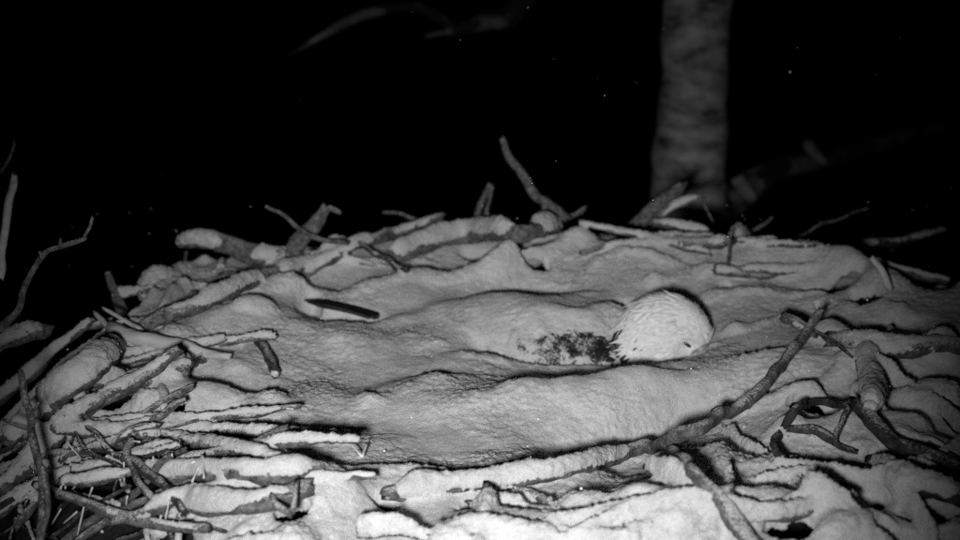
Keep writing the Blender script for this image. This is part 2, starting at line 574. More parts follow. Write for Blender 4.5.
def tube(path, rad, sides=8, wob=0.12, seed=0, jag=0.35):
    """bark tube: uneven radius, knots, ragged ends"""
    T, U, S = frames(path)
    n = len(path)
    V, F = [], []
    s = np.linspace(0, 1, n)
    L = np.linalg.norm(np.diff(path, axis=0), axis=1).sum()
    for i in range(n):
        for k in range(sides):
            a = 2 * math.pi * k / sides
            V.append((path[i], a, rad[i], i))
    nz_s = np.array([v[3] / (n - 1) * L * 45 for v in V])
    nz_a = np.array([v[1] for v in V])
    w = vnoise(nz_s, np.cos(nz_a) * 1.3 + seed, np.sin(nz_a) * 1.3, seed + 3)
    w2 = vnoise(nz_s * 3, np.cos(nz_a) * 2.5 + seed, np.sin(nz_a) * 2.5, seed + 5)
    VV = []
    for j, (c, a, r, i) in enumerate(V):
        rr = r * (1 + wob * w[j] + wob * 0.5 * w2[j])
        p = c + rr * (math.sin(a) * U[i] + math.cos(a) * S[i])
        if i == 0 or i == n - 1:
            p = p + T[i] * (1 if i else -1) * r * jag * (w2[j] + 0.3)
        VV.append(p)
    for i in range(n - 1):
        for k in range(sides):
            k2 = (k + 1) % sides
            F.append((i * sides + k, (i + 1) * sides + k, (i + 1) * sides + k2, i * sides + k2))
    for i, sg in ((0, -1), (n - 1, 1)):
        VV.append(path[i] + T[i] * sg * rad[i] * 0.1)
        c = len(VV) - 1
        for k in range(sides):
            k2 = (k + 1) % sides
            a, b = i * sides + k, i * sides + k2
            F.append((c, a, b) if sg < 0 else (c, b, a))
    return VV, F

def snow_cap(path, rad, cap, seed, lo=0.0, hi=1.0, gap=0.35, sides=12):
    """snow lying along the top of a stick: wider than the stick, lumpy, broken here and there"""
    T, U, S = frames(path)
    n = len(path)
    seg = np.concatenate([[0], np.cumsum(np.linalg.norm(np.diff(path, axis=0), axis=1))])
    s = seg / seg[-1]
    d_end = np.minimum(seg - lo * seg[-1], hi * seg[-1] - seg) / (0.022 + cap)
    env = np.sqrt(np.clip(1 - (1 - np.clip(d_end, 0, 1)) ** 2, 0, 1))
    br = vnoise(seg * 9 + seed, seg * 0, 0, seed)
    env = env * sstep(-1.0 + gap * 0.8, -0.25 + gap * 0.8, br)
    steep = sstep(0.93, 0.7, np.abs(T[:, 2]))
    env = env * steep
    lump = 1 + 0.30 * vnoise(seg * 13 + seed, seg * 0 + 3, 0, seed + 1)
    VV, F = [], []
    for i in range(n):
        e = max(env[i], 0.02)
        w = (rad[i] * 1.0 + cap * 0.16) * lump[i] * (0.35 + 0.65 * e)
        hgt = (rad[i] * 0.55 + cap) * lump[i] * e
        c = path[i] + U[i] * (rad[i] * 0.25 - (1 - e) * rad[i] * 0.6)
        for k in range(sides):
            a = 2 * math.pi * k / sides
            ca, sa = math.cos(a), math.sin(a)
            y = hgt * sa if sa > 0 else rad[i] * 0.45 * sa
            VV.append(c + S[i] * w * ca + U[i] * y)
    VV = np.array(VV)
    f = fbm(VV[:, 0] * 70, VV[:, 1] * 70, VV[:, 2] * 70, seed + 9, 2)
    cc = np.repeat(path, sides, 0)
    VV = VV + (VV - cc) * (0.07 * f)[:, None]
    for i in range(n - 1):
        for k in range(sides):
            k2 = (k + 1) % sides
            F.append((i * sides + k, (i + 1) * sides + k, (i + 1) * sides + k2, i * sides + k2))
    F.append(tuple(range(sides)))
    F.append(tuple((n - 1) * sides + k for k in reversed(range(sides))))
    return list(VV), F

SNOW_PARTS = []
_seed = [100]
def resolve(pts):
    out = []
    for p in pts:
        if len(p) == 3 and p[2] is not None:
            out.append(on_snow(*p))
        elif len(p) == 4 and p[2] == 'd':
            out.append(at_depth(p[0], p[1], p[3]))
        else:                                        # (px, py, None[, depth change]): rises at the depth of the point before
            dY = p[3] if len(p) == 4 else 0.0
            out.append(at_depth(p[0], p[1], out[-1][1] + dY))
    return out

def build_stick(name, world_pts, r0, r1, cap=0.0, mat='bark', parent=None, forks=(), lo=0.0, hi=1.0, gap=0.35,
                sides=9, wob=0.24, end=None, flare=0.0, jag=1.2, dent=0.0045):
    """one stick: bark mesh (with its forks); the snow on it joins the sheet"""
    _seed[0] += 17
    sd = _seed[0]
    path = catmull(world_pts, 8)
    path, L = resample(path, max(0.006, min(0.014, r0 * 1.1)))
    n = len(path)
    s = np.linspace(0, L, n)
    smooth = path.copy()
    if dent:
        for k in range(3):
            path[:, k] += dent * vnoise(s * 22, s * 0 + sd + k * 5, 0, sd + k)
    rad = np.linspace(r0, r1, n)
    kn = vnoise(s * 16, s * 0 + sd, 0, sd + 8)
    rad = rad * (1 + 0.22 * np.maximum(0, kn - 0.45) * 2)
    if flare:
        rad[-max(3, n // 7):] *= np.linspace(1, 1 + flare, max(3, n // 7))
    tip = np.minimum(s, L - s) / (r0 * 1.6)
    rad = rad * np.clip(0.8 + 0.2 * tip, 0.8, 1)
    V, F = tube(path, rad, sides, wob, sd, jag)
    for fp, fr0, fr1 in forks:
        p2, L2 = resample(catmull(fp, 6), 0.01)
        V2, F2 = tube(p2, np.linspace(fr0, fr1, len(p2)), 6, wob, sd + 3, jag)
        o = len(V)
        V = V + V2
        F = F + [tuple(i + o for i in f) for f in F2]
    origin = np.array(path[0])
    ob = mesh_obj(name, [v - origin for v in V], F, M[mat], parent)
    ob.location = tuple(map(float, origin))
    if cap > 0:
        V, F = snow_cap(0.7 * smooth + 0.3 * path, rad, cap, sd, lo, hi, gap)
        SNOW_PARTS.append((np.array(V), F))
    if end:                                          # a broken, paler end face
        T = path[0] - path[2]
        T /= np.linalg.norm(T)
        pe = np.array([path[0] - T * r0 * 0.5, path[0] + T * r0 * 0.25, path[0] + T * r0 * 0.6])
        V, F = tube(pe, [r0 * 0.98, r0 * 0.93, r0 * 0.55], 10, 0.2, sd + 4, 0.5)
        mesh_obj('broken_end', [v - origin for v in V], F, M[end], ob)
    return ob

def stick(name, label, cat, pts, r0, r1, cap=0.0, mat='bark', forks=(), group=None, **kw):
    o = build_stick(name, resolve(pts), r0, r1, cap, mat, None,
                    [(resolve(f), a, b) for f, a, b in forks], **kw)
    return tag(o, label, cat, group)

# ------------------------------------------------------------------ setting
gv, gf = [], []
for j in range(25):
    for i in range(25):
        x, y = -150 + i * 12.5, -120 + j * 12.5
        gv.append((x, y, -18 + 0.8 * float(fbm(np.array(x * .05), np.array(y * .05), 0, 3, 2))))
for j in range(24):
    for i in range(24):
        a = j * 25 + i
        gf.append((a, a + 1, a + 26, a + 25))
tag(mesh_obj('ground', gv, gf, M['ground']), kind='structure')

# the snow sheet over the nest: open where the wind and the steep sides left the sticks bare
ny, nx = SNOW.shape
hole = fbm(GX * 11, GY * 11, 0, 71, 3)
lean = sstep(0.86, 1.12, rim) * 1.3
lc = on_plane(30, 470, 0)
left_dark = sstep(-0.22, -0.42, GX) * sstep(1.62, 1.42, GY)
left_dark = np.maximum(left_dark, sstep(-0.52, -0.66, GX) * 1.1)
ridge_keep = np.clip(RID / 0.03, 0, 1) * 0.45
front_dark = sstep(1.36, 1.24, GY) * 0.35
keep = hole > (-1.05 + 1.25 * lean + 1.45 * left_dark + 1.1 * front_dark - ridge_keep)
keep &= rim < 1.22
hn = 0.35 * fbm(GX * 26, GY * 26, 0, 77, 2)
for px, py, sx, sy in ((150, 492, .05, .035), (148, 455, .03, .015), (385, 497, .02, .012), (392, 522, .022, .010), 
                       (205, 452, .05, .012), (292, 500, .02, .02), (690, 467, .02, .025), (655, 478, .018, .012), (722, 492, .03, .018), 
                       (790, 520, .03, .015), (730, 405, .035, .012), (850, 505, .04, .02), (905, 450, .05, .012), (860, 470, .03, .012), (940, 500, .05, .016),
                       (812, 402, .03, .01), (555, 540, .03, .015), (470, 505, .02, .01), (900, 520, .03, .015), (110, 372, .035, .05), (55, 372, .05, .06),
                       (95, 420, .04, .02), (175, 395, .015, .012), (480, 255, .05, .02), (530, 246, .04, .018), (640, 500, .012, .02), (760, 388, .02, .012), (835, 284, .06, .03), (868, 292, .03, .03), (230, 488, .09, .010), (200, 462, .07, .008), (60, 450, .08, .012), (100, 500, .09, .05), (30, 500, .1, .06)):
    p = march(SNOW, px, py)
    keep &= ((GX - p[0]) / sx) ** 2 + ((GY - p[1]) / sy) ** 2 + hn > 1
idx = -np.ones(SNOW.shape, int)
kq = keep[:-1, :-1] & keep[1:, :-1] & keep[:-1, 1:] & keep[1:, 1:]
used = np.zeros_like(keep)
for a, b in ((0, 0), (1, 0), (0, 1), (1, 1)):
    used[a:ny - 1 + a, b:nx - 1 + b] |= kq
idx[used] = np.arange(used.sum())
V = np.stack([GX[used], GY[used], SNOW[used]], 1)
jj, ii = np.nonzero(kq)
F = np.stack([idx[jj, ii], idx[jj, ii + 1], idx[jj + 1, ii + 1], idx[jj + 1, ii]], 1)
blur = box_blur(keep.astype(float), 7, 2)
V[:, 2] -= 0.022 * np.clip(1 - blur[used], 0, 1) ** 1.5 * 1.6
Vb = V.copy(); Vb[:, 2] -= 0.026
E = np.concatenate([F[:, [0, 1]], F[:, [1, 2]], F[:, [2, 3]], F[:, [3, 0]]])
key = np.sort(E, 1)[:, 0].astype(np.int64) * 10000000 + np.sort(E, 1)[:, 1]
_, inv, cnt = np.unique(key, return_inverse=True, return_counts=True)
BE = E[cnt[inv] == 1]
nv = len(V)
FA = np.concatenate([F, F[:, ::-1] + nv, np.stack([BE[:, 1], BE[:, 0], BE[:, 0] + nv, BE[:, 1] + nv], 1)])
SLAB = (np.concatenate([V, Vb]), FA)

def finish_snow():
    """the sheet and the snow on every stick, grown together into one blanket"""
    verts = [SLAB[0]]; faces = [tuple(f) for f in SLAB[1].tolist()]
    o = len(SLAB[0])
    for v, f in SNOW_PARTS:
        verts.append(v)
        faces += [tuple(i + o for i in q) for q in f]
        o += len(v)
    me = bpy.data.meshes.new('snow_raw')
    me.from_pydata(np.concatenate(verts).tolist(), [], faces)
    ob = bpy.data.objects.new('snow_raw', me)
    C.objects.link(ob)
    md = ob.modifiers.new('r', 'REMESH'); md.mode = 'VOXEL'; md.voxel_size = 0.0037
    sm = ob.modifiers.new('s', 'SMOOTH'); sm.factor = 0.5; sm.iterations = 3
    dg = bpy.context.evaluated_depsgraph_get()
    me2 = bpy.data.meshes.new_from_object(ob.evaluated_get(dg))
    bpy.data.objects.remove(ob)
    n = len(me2.vertices)
    co = np.empty(n * 3); me2.vertices.foreach_get('co', co); co = co.reshape(-1, 3)
    no = np.empty(n * 3); me2.vertices.foreach_get('normal', no); no = no.reshape(-1, 3)
    A = np.array([[0.62, 0.55, 0.56], [-0.70, 0.71, 0.08], [-0.35, -0.44, 0.83]])
    q = co @ A.T
    g = fbm(q[:, 0] * 190, q[:, 1] * 190, q[:, 2] * 190, 91, 2)
    g2 = fbm(q[:, 0] * 48, q[:, 1] * 48, q[:, 2] * 48, 95, 2)
    patchy = sstep(-0.5, 0.6, fbm(q[:, 0] * 9, q[:, 1] * 9, q[:, 2] * 9, 97, 2))
    w = np.random.default_rng(5).normal(0, 1, n)
    co = co + no * ((0.0008 + 0.0014 * patchy) * g + 0.0006 * (0.3 + patchy) * w + 0.0010 * g2)[:, None]
    me2.vertices.foreach_set('co', co.ravel())
    me2.polygons.foreach_set('use_smooth', [True] * len(me2.polygons))
    me2.materials.clear()
    me2.materials.append(M['snow'])
    me2.update()
    me2.name = 'snow'
    snow = bpy.data.objects.new('snow', me2)
    C.objects.link(snow)
    tag(snow, 'thick white snow lying over the whole nest', kind='structure')
    print('snow faces', len(me2.polygons))

# ------------------------------------------------------------------ the nest: packed core and woven sticks
nest = empty('nest', (CX, CY, -0.6))
tag(nest, 'huge round nest of woven sticks buried under snow', 'nest')
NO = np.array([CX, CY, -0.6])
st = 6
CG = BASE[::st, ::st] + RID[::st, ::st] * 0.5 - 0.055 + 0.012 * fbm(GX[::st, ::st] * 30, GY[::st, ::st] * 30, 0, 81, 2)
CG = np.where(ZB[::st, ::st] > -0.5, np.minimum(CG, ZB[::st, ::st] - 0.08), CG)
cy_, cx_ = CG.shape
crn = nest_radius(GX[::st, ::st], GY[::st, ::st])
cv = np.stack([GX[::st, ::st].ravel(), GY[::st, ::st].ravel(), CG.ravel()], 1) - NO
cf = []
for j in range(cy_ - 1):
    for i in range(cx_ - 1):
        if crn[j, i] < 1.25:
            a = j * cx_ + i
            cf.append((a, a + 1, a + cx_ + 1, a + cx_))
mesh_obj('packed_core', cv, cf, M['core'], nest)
# the nest's outer cone, down to the fork that carries it
rv, rf = [], []
for j, (q, z) in enumerate(((1.20, -0.26), (1.12, -0.45), (0.9, -0.75), (0.5, -1.1), (0.15, -1.3))):
    for i in range(48):
        a = 2 * math.pi * i / 48
        ca, sa = math.cos(a), math.sin(a)
        wob = 1 + 0.05 * float(vnoise(np.array(ca * 4.0), np.array(sa * 4.0), j, 5))
        rv.append((CX + ca * q * wob * (0.8 if ca < 0 else 0.98), CY + sa * q * wob * (0.66 if sa > 0 else 0.85), z))
for j in range(4):
    for i in range(48):
        i2 = (i + 1) % 48
        rf.append((j * 48 + i, (j + 1) * 48 + i, (j + 1) * 48 + i2, j * 48 + i2))
mesh_obj('outer_wall', [np.array(v) - NO for v in rv], rf, M['core'], nest)

def woven(x, y, ang, L, r, cap, mat, tilt=0.0, lift=0.0, gap=0.4, lo=-0.06):
    pts = []
    m = 4
    zs = []
    for k in range(m):
        t = (k / (m - 1) - 0.5) * L
        px, py = x + math.cos(ang) * t, y + math.sin(ang) * t
        zs.append(grid_sample(SNOW if GXin(px, py) else BASE, px, py))
        pts.append([px, py, 0])
    lin = np.polyfit(np.arange(m), zs, 1)
    for k in range(m):
        z = np.polyval(lin, k)
        z = max(z, zs[k] * 0.55 + z * 0.45) + r * 0.5 + lift + tilt * (k - 1.5) / 3
        pts[k][2] = z
        pts[k][0] += random.gauss(0, 0.02 * L); pts[k][1] += random.gauss(0, 0.02 * L)
    o = build_stick('stick', [np.array(p) for p in pts], r, r * random.uniform(0.5, 0.9), cap, mat, None, gap=gap, sides=7, lo=lo, hi=1 - lo)
    o.location = tuple(np.array(o.location) - NO)
    o.parent = nest
    return o

def GXin(x, y):
    return True

def put(px, py, ang_deg, L, r, cap, mat='bark_frost', **kw):
    """a woven stick through the nest point seen at a pixel; the angle is in plan, 0 = to the right, 90 = away"""
    p = on_snow(px, py)
    return woven(p[0], p[1], R(ang_deg), L, r, cap, mat, **kw)

# left dark tangle
for k in range(34):
    px, py = random.uniform(-10, 185), random.uniform(425, 545)
    put(px, py, random.choice((0, 15, -25, -50, 50, 80, 110, 140)) + random.gauss(0, 18), random.uniform(0.14, 0.42), random.uniform(0.002, 0.0062),
        random.choice((0, 0, 0, 0.006)), random.choice(('bark', 'bark_dark', 'bark_dark')), lift=random.uniform(-0.04, 0.012), tilt=random.gauss(0, 0.03), gap=0.6)
# left rim, bridging over black gaps
for px, py, an, L, r, cap in ((20, 345, 25, 0.26, .011, .010), (10, 395, 30, 0.28, .010, .010), (60, 375, 50, 0.26, .009, .010), (20, 420, 20, .32, .008, .006),
                              (100, 378, 40, .26, .010, .012), (50, 448, 8, .4, .007, .004), (30, 465, -8, .4, .007, .004), (8, 370, 55, .26, .008, .008),
                              (75, 405, 38, .32, .012, .013), (120, 396, 45, .22, .009, .012), (85, 476, 4, .26, .009, .010), (100, 455, -6, .32, .007, .006),
                              (60, 430, 14, .35, .006, .006), (150, 425, 4, .4, .006, .008), (210, 455, -3, .4, .007, .009), (240, 486, 2, .34, .008, .012),
                              (40, 335, 60, .18, .006, .004), (140, 372, 30, .3, .007, .008), (180, 345, 22, .3, .006, .008)):
    put(px, py, an, L, r, cap, gap=0.3, lift=0.008)
# back rim
for k in range(10):
    px = random.uniform(300, 900)
    put(px, random.uniform(228, 262), random.gauss(0, 28), random.uniform(0.22, 0.5), random.uniform(0.004, 0.009), random.uniform(0.005, 0.010), gap=0.3, lift=random.uniform(-0.006, 0.006))
# left inner rim
for k in range(5):
    put(random.uniform(150, 225), random.uniform(268, 330), 25 + random.gauss(0, 18), random.uniform(0.2, 0.34), random.uniform(0.005, 0.009), random.uniform(0.006, 0.012), gap=0.25, lift=-0.006)
# right side and front slope
LONG = np.array([(818, 308), (786, 358), (766, 384), (735, 407), (690, 430), (640, 449), (570, 468), (385, 490)], float)
n = 0
while n < 22:
    if n < 11:
        px, py = random.uniform(720, 965), random.uniform(365, 545)
        an = random.gauss(-35, 40)
    else:
        px, py = random.uniform(300, 720), random.uniform(500, 560)
        an = random.gauss(-15, 45)
    if seg_dist(np.array(px), np.array(py), list(LONG))[0] < 45:
        continue
    n += 1
    put(px, py, an, random.uniform(0.16, 0.34), random.uniform(0.004, 0.009), random.uniform(0.015, 0.024), random.choice(('bark', 'bark_frost', 'bark_dark')), gap=random.choice((0.0, 0.0, 0.0, 0.3)), lift=random.uniform(-0.012, -0.002))

# ------------------------------------------------------------------ single branches and sticks lying on the nest
log = stick('broken_log', 'thick broken log with pale splintered end jutting left from back rim', 'log',
      [(181, 240, 'd', 2.26), (205, 238, 'd', 2.25), (232, 247, 'd', 2.24), (262, 257, 'd', 2.23), (310, 256, 'd', 2.26)],
      0.016, 0.024, 0.008, 'bark_mottled', lo=0.42, hi=1.0, gap=0.0, sides=14, end='wood_end', wob=0.2)
V, F = tube(resample(catmull(resolve([(182, 240, 'd', 2.252), (200, 237, 'd', 2.245), (222, 242, 'd', 2.235)]), 8), 0.008)[0], np.array([0.012, .016, .0185, .019, .0195, .019, .018, .016, .014, .012, .010, .008, .006])[:0].tolist() or
            np.interp(np.linspace(0, 1, len(resample(catmull(resolve([(182, 240, 'd', 2.252), (200, 237, 'd', 2.245), (222, 242, 'd', 2.235)]), 8), 0.008)[0])), [0, .3, .8, 1], [0.013, 0.0185, 0.018, 0.010]), 12, 0.2, 5)
mesh_obj('bare_wood', [np.array(v) - np.array(log.location) for v in V], F, M['wood_end'], log)

stick('snag_branch', 'short mottled branch stub with ragged top above the back left rim', 'branch',
      [(288, 262, 'd', 2.22), (300, 242, 'd', 2.22), (315, 226, 'd', 2.22), (326, 208, 'd', 2.22)], 0.020, 0.011, 0, 'bark_mottled',
      forks=[([(322, 212, 'd', 2.22), (330, 208, 'd', 2.215), (341, 213, 'd', 2.21)], 0.009, 0.004)], wob=0.25, jag=0.8)
stick('thin_twig', 'thin straight twig slanting across the ragged stub at back left', 'twig',
      [(264, 204, 'd', 2.17), (283, 217, 'd', 2.17), (306, 233, 'd', 2.17), (348, 246, 'd', 2.18)], 0.0035, 0.005, 0, 'bark', jag=.1)
stick('forked_twig', 'small forked twig hanging in the dark under the broken log', 'twig',
      [(160, 290, 'd', 2.2), (176, 280, 'd', 2.2), (193, 272, 'd', 2.2)], 0.0035, 0.003, 0, 'bark',
      forks=[([(181, 277, 'd', 2.2), (184, 265, 'd', 2.2), (186, 252, 'd', 2.2)], .003, .0035)])
stick('bent_branch', 'bent bark branch leaning beneath the broken log', 'branch',
      [(150, 326, 0.004), (185, 304, 0.01), (207, 290, 'd', 2.15), (219, 276, 'd', 2.17), (222, 260, 'd', 2.2)], 0.010, 0.009, 0.003, 'bark_frost',
      forks=[([(216, 276, 'd', 2.17), (226, 270, 'd', 2.165), (240, 270, 'd', 2.16)], 0.007, 0.003)])
stick('snowy_pole', 'long snow-topped pole running up from the left rim to the back', 'stick',
      [(140, 326, 0.006), (200, 305, 0.012), (248, 282, 0.014), (300, 268, 0.01), (345, 258, 0.0)], 0.013, 0.014, 0.013, 'bark_frost', gap=0.1)
stick('snowy_stick', 'long snow-covered stick with raised tip at the back left of the bowl', 'stick',
      [(300, 276, 0.0), (345, 250, 0.012), (395, 232, 0.02), (441, 217, 'd', 2.42)], 0.013, 0.011, 0.009, 'bark_frost', gap=0.1)
stick('dark_twig', 'dark twig slanting down in front of the snowy back left stick', 'twig',
      [(357, 243, 0.03), (380, 256, 0.025), (405, 271, 0.01)], 0.0055, 0.006, 0.002, 'bark_dark')
stick('snowy_log', 'snow-topped log along the back rim with dark underside', 'log',
      [(388, 258, 0.004), (425, 243, 0.018), (470, 234, 0.022), (520, 232, 0.02), (560, 228, 0.012)], 0.020, 0.017, 0.020, 'bark_mottled', gap=0.0, sides=12)
stick('upright_twig', 'short upright twig pair standing on the back rim', 'twig',
      [(473, 218, 'd', 2.44), (482, 202, 'd', 2.44), (492, 184, 'd', 2.44)], 0.006, 0.005, 0, 'bark',
      forks=[([(484, 218, 'd', 2.43), (488, 206, 'd', 2.43), (492, 188, 'd', 2.435)], 0.006, 0.004)])
stick('leaning_pole', 'tall bare stick leaning left, highest above the back rim', 'stick',
      [(500, 140, 'd', 2.40), (510, 158, 'd', 2.40), (525, 181, 'd', 2.40), (545, 203, 'd', 2.40), (566, 220, 'd', 2.40)], 0.0075, 0.011, 0, 'bark_mottled',
      forks=[([(544, 204, 'd', 2.395), (545, 212, 'd', 2.39), (546, 224, 'd', 2.39)], 0.006, 0.007)])
stick('small_twig', 'tiny horizontal twig above the snowy back left stick', 'twig',
      [(381, 212, 'd', 2.5), (396, 214, 'd', 2.5), (416, 219, 'd', 2.48)], 0.003, 0.004, 0, 'bark')
stick('small_twig', 'tiny twig tip right of the foot of the leaning stick', 'twig',
      [(588, 208, 'd', 2.46), (578, 214, 'd', 2.45), (562, 219, 'd', 2.44)], 0.003, 0.006, 0.002, 'bark')
stick('trunk_side_stick', 'blunt stick rising to the right in front of the trunk foot', 'stick',
      [(640, 222, 'd', 2.44), (662, 204, 'd', 2.46), (685, 183, 'd', 2.5)], 0.016, 0.012, 0.004, 'bark_mottled', gap=.2)
stick('trunk_side_stick', 'lower slanting stick with bent tip in front of the trunk foot', 'stick',
      [(652, 222, 'd', 2.42), (676, 206, 'd', 2.43), (702, 197, 'd', 2.44)], 0.011, 0.008, 0.005, 'bark_mottled',
      forks=[([(700, 198, 'd', 2.44), (706, 208, 'd', 2.44), (713, 222, 'd', 2.44)], 0.003, 0.002)])
stick('snowy_stick', 'snow-topped stick with blunt right end below the trunk', 'stick',
      [(640, 236, 0.006), (680, 242, 0.012), (715, 243, 0.012), (732, 242, 0.014)], 0.014, 0.013, 0.010, 'bark_frost', gap=0)
stick('snowy_stick', 'short snow-topped stick just under the slanting trunk-foot sticks', 'stick',
      [(652, 222, 'd', 2.38), (680, 228, 'd', 2.36), (713, 234, 'd', 2.34)], 0.011, 0.009, 0.009, 'bark_frost', gap=.1)
stick('thin_twig', 'thin vertical twig standing below the trunk at the back rim', 'twig',
      [(727, 267, 0.0), (727, 250, None), (729, 231, None)], 0.003, 0.002, 0, 'bark')
stick('small_twig', 'small twig poking right from the snow knob beside the trunk', 'twig',
      [(752, 231, 'd', 2.4), (762, 226, 'd', 2.4), (770, 219, 'd', 2.4)], 0.005, 0.003, 0, 'bark')
stick('thin_twig', 'long thin curved twig reaching right into the dark at back right', 'twig',
      [(793, 241, 'd', 2.42), (812, 230, 'd', 2.45), (838, 219, 'd', 2.48), (870, 209, 'd', 2.52)], 0.003, 0.002, 0, 'bark')
stick('dim_branch', 'dim branch reaching right from the far right rim', 'branch',
      [(838, 262, 'd', 2.5), (866, 246, 'd', 2.55), (905, 240, 'd', 2.62), (948, 229, 'd', 2.72)], 0.014, 0.005, 0.004, 'bark_dark')
stick('pale_sliver', 'pale upright wood sliver at the far right rim', 'wood splinter',
      [(891, 288, 0.012), (883, 272, None), (873, 256, None)], 0.008, 0.005, 0, 'straw', jag=0.9)

# right front: the big bare branch and its neighbours
stick('long_branch', 'long bare branch curving along the front rim and rising to the right', 'branch',
      [(818, 308, 0.035), (806, 328, 0.03), (786, 358, 0.034), (766, 384, 0.038), (735, 407, 0.04), (690, 430, 0.036), (640, 449, 0.026),
       (570, 470, 0.012), (500, 482, 0.008), (430, 489, 0.006), (385, 494, 0.002)], 0.0075, 0.011, 0.014, 'bark',
      forks=[([(735, 407, 0.03), (748, 400, 0.035), (760, 394, 0.04)], 0.008, 0.004), ([(806, 326, 0.032), (796, 318, 0.04), (782, 313, 0.045)], 0.004, 0.002)],
      lo=0.62, hi=1.0, gap=0.0, sides=10, dent=0.005)
stick('diagonal_branch', 'bare bark stick slanting down to the bottom right edge', 'branch',
      [(668, 445, 0.02), (690, 470, 0.022), (712, 498, 0.022), (735, 522, 0.022), (764, 552, 0.024)], 0.008, 0.010, 0, 'bark_frost',
      forks=[([(716, 500, 0.022), (722, 494, 0.03), (730, 487, 0.03)], 0.007, 0.006)])
stick('cracked_stick', 'half-buried stick under the long branch at bottom centre', 'stick',
      [(470, 502, 0.0), (520, 505, 0.004), (570, 512, 0.004), (620, 530, 0.003)], 0.007, 0.006, 0.010, 'bark_frost', gap=.55)
stick('short_stick', 'short bare stick parting below the long branch at bottom centre', 'stick',
      [(490, 488, 0.002), (530, 494, 0.005), (558, 505, 0.006)], 0.006, 0.005, 0.004, 'bark', gap=.6)
stick('dark_twig', 'thin dark straight twig crossing behind the top of the long branch', 'twig',
      [(800, 315, 0.03), (822, 335, 0.02), (850, 358, 0.008)], 0.003, 0.0025, 0, 'bark_dark')
stick('short_stick', 'short stick with pale tip poking left behind the long branch top', 'stick',
      [(783, 318, 0.03), (796, 325, 0.03), (812, 333, 0.02)], 0.007, 0.006, 0.003, 'bark_mottled', end='wood_end')
stick('hooked_twig', 'dark twig bent into a hook on the right front snow', 'twig',
      [(783, 425, 0.006), (796, 407, 0.014), (820, 403, 0.018), (846, 405, 0.02), (841, 420, 0.022), (834, 443, 0.018), (856, 453, 0.008)], 0.006, 0.004, 0, 'bark_dark', dent=.003)
stick('curved_twig', 'dark curved twig below the hooked twig on the right front snow', 'twig',
      [(778, 432, 0.01), (776, 452, 0.012), (796, 467, 0.012), (815, 480, 0.01), (826, 500, 0.006)], 0.006, 0.005, 0.002, 'bark_dark', gap=.6)
stick('short_stick', 'small rough stick lying inside the hooked twig', 'stick',
      [(790, 426, 0.01), (812, 430, 0.014), (834, 444, 0.01)], 0.006, 0.006, 0.002, 'bark_dark', gap=.6)
stick('dark_branch', 'dark snow-dusted branch running down to the right edge', 'branch',
      [(856, 402, 0.02), (882, 430, 0.02), (915, 452, 0.02), (970, 470, 0.02)], 0.012, 0.012, 0.008, 'bark_dark', gap=.5)
stick('dark_branch', 'dark half-buried branch above the bottom right corner', 'branch',
      [(872, 462, 0.006), (905, 478, 0.012), (970, 502, 0.01)], 0.011, 0.012, 0.01, 'bark_dark', gap=.5)
stick('snowy_stub', 'stubby snow-covered stick end pointing at the camera on the right', 'stick',
      [(871, 408, 0.03), (872, 392, 0.03), (868, 366, 0.02), (866, 348, 0.0)], 0.012, 0.018, 0.018, 'bark_frost', gap=0, end='wood_end', lo=-0.06, dent=0.002)
stick('snowy_log', 'long snow-topped log pointing to the right edge', 'log',
      [(830, 338, 0.0), (870, 348, 0.014), (915, 349, 0.016), (975, 346, 0.02)], 0.018, 0.016, 0.014, 'bark_frost', gap=0)

# left side
stick('bare_pole', 'bare upright stick at the left edge of the picture', 'stick',
      [(-4, 275, 'd', 1.40), (4, 238, 'd', 1.40), (8, 205, 'd', 1.40), (12, 173, 'd', 1.40)], 0.0055, 0.0042, 0, 'wood')
stick('thin_twig', 'thin twig tip above the bare stick at the left edge', 'twig',
      [(-12, 190, 'd', 1.45), (2, 170, 'd', 1.45), (9, 155, 'd', 1.45), (14, 141, 'd', 1.45)], 0.003, 0.0015, 0, 'bark')
stick('branched_twig', 'slender branched twig arching up at the left rim', 'twig',
      [(-2, 333, 'd', 1.55), (14, 312, 'd', 1.55), (28, 280, 'd', 1.55), (42, 257, 'd', 1.55), (62, 243, 'd', 1.55), (87, 236, 'd', 1.55)], 0.0058, 0.0026, 0, 'bark_mottled',
      forks=[([(84, 237, 'd', 1.55), (89, 229, 'd', 1.55), (93, 217, 'd', 1.55)], 0.0025, 0.0018), ([(42, 258, 'd', 1.55), (40, 252, 'd', 1.55)], 0.004, 0.002),
             ([(60, 244, 'd', 1.55), (61, 239, 'd', 1.55)], 0.003, 0.0015)])
stick('snowy_stub', 'snow-topped broken stub at the left edge beside the branched twig', 'stick',
      [(-25, 362, 'd', 1.72), (5, 342, 'd', 1.74), (30, 331, 'd', 1.76), (48, 331, 'd', 1.78)], 0.016, 0.012, 0.006, 'bark_mottled', gap=.1, end=None)
stick('mottled_stub', 'mottled upright stub left of the bowl above the split wood', 'stick',
      [(122, 322, 'd', 2.02), (117, 298, 'd', 2.02), (108, 271, 'd', 2.02)], 0.011, 0.006, 0, 'bark_mottled', wob=.3, jag=.7)
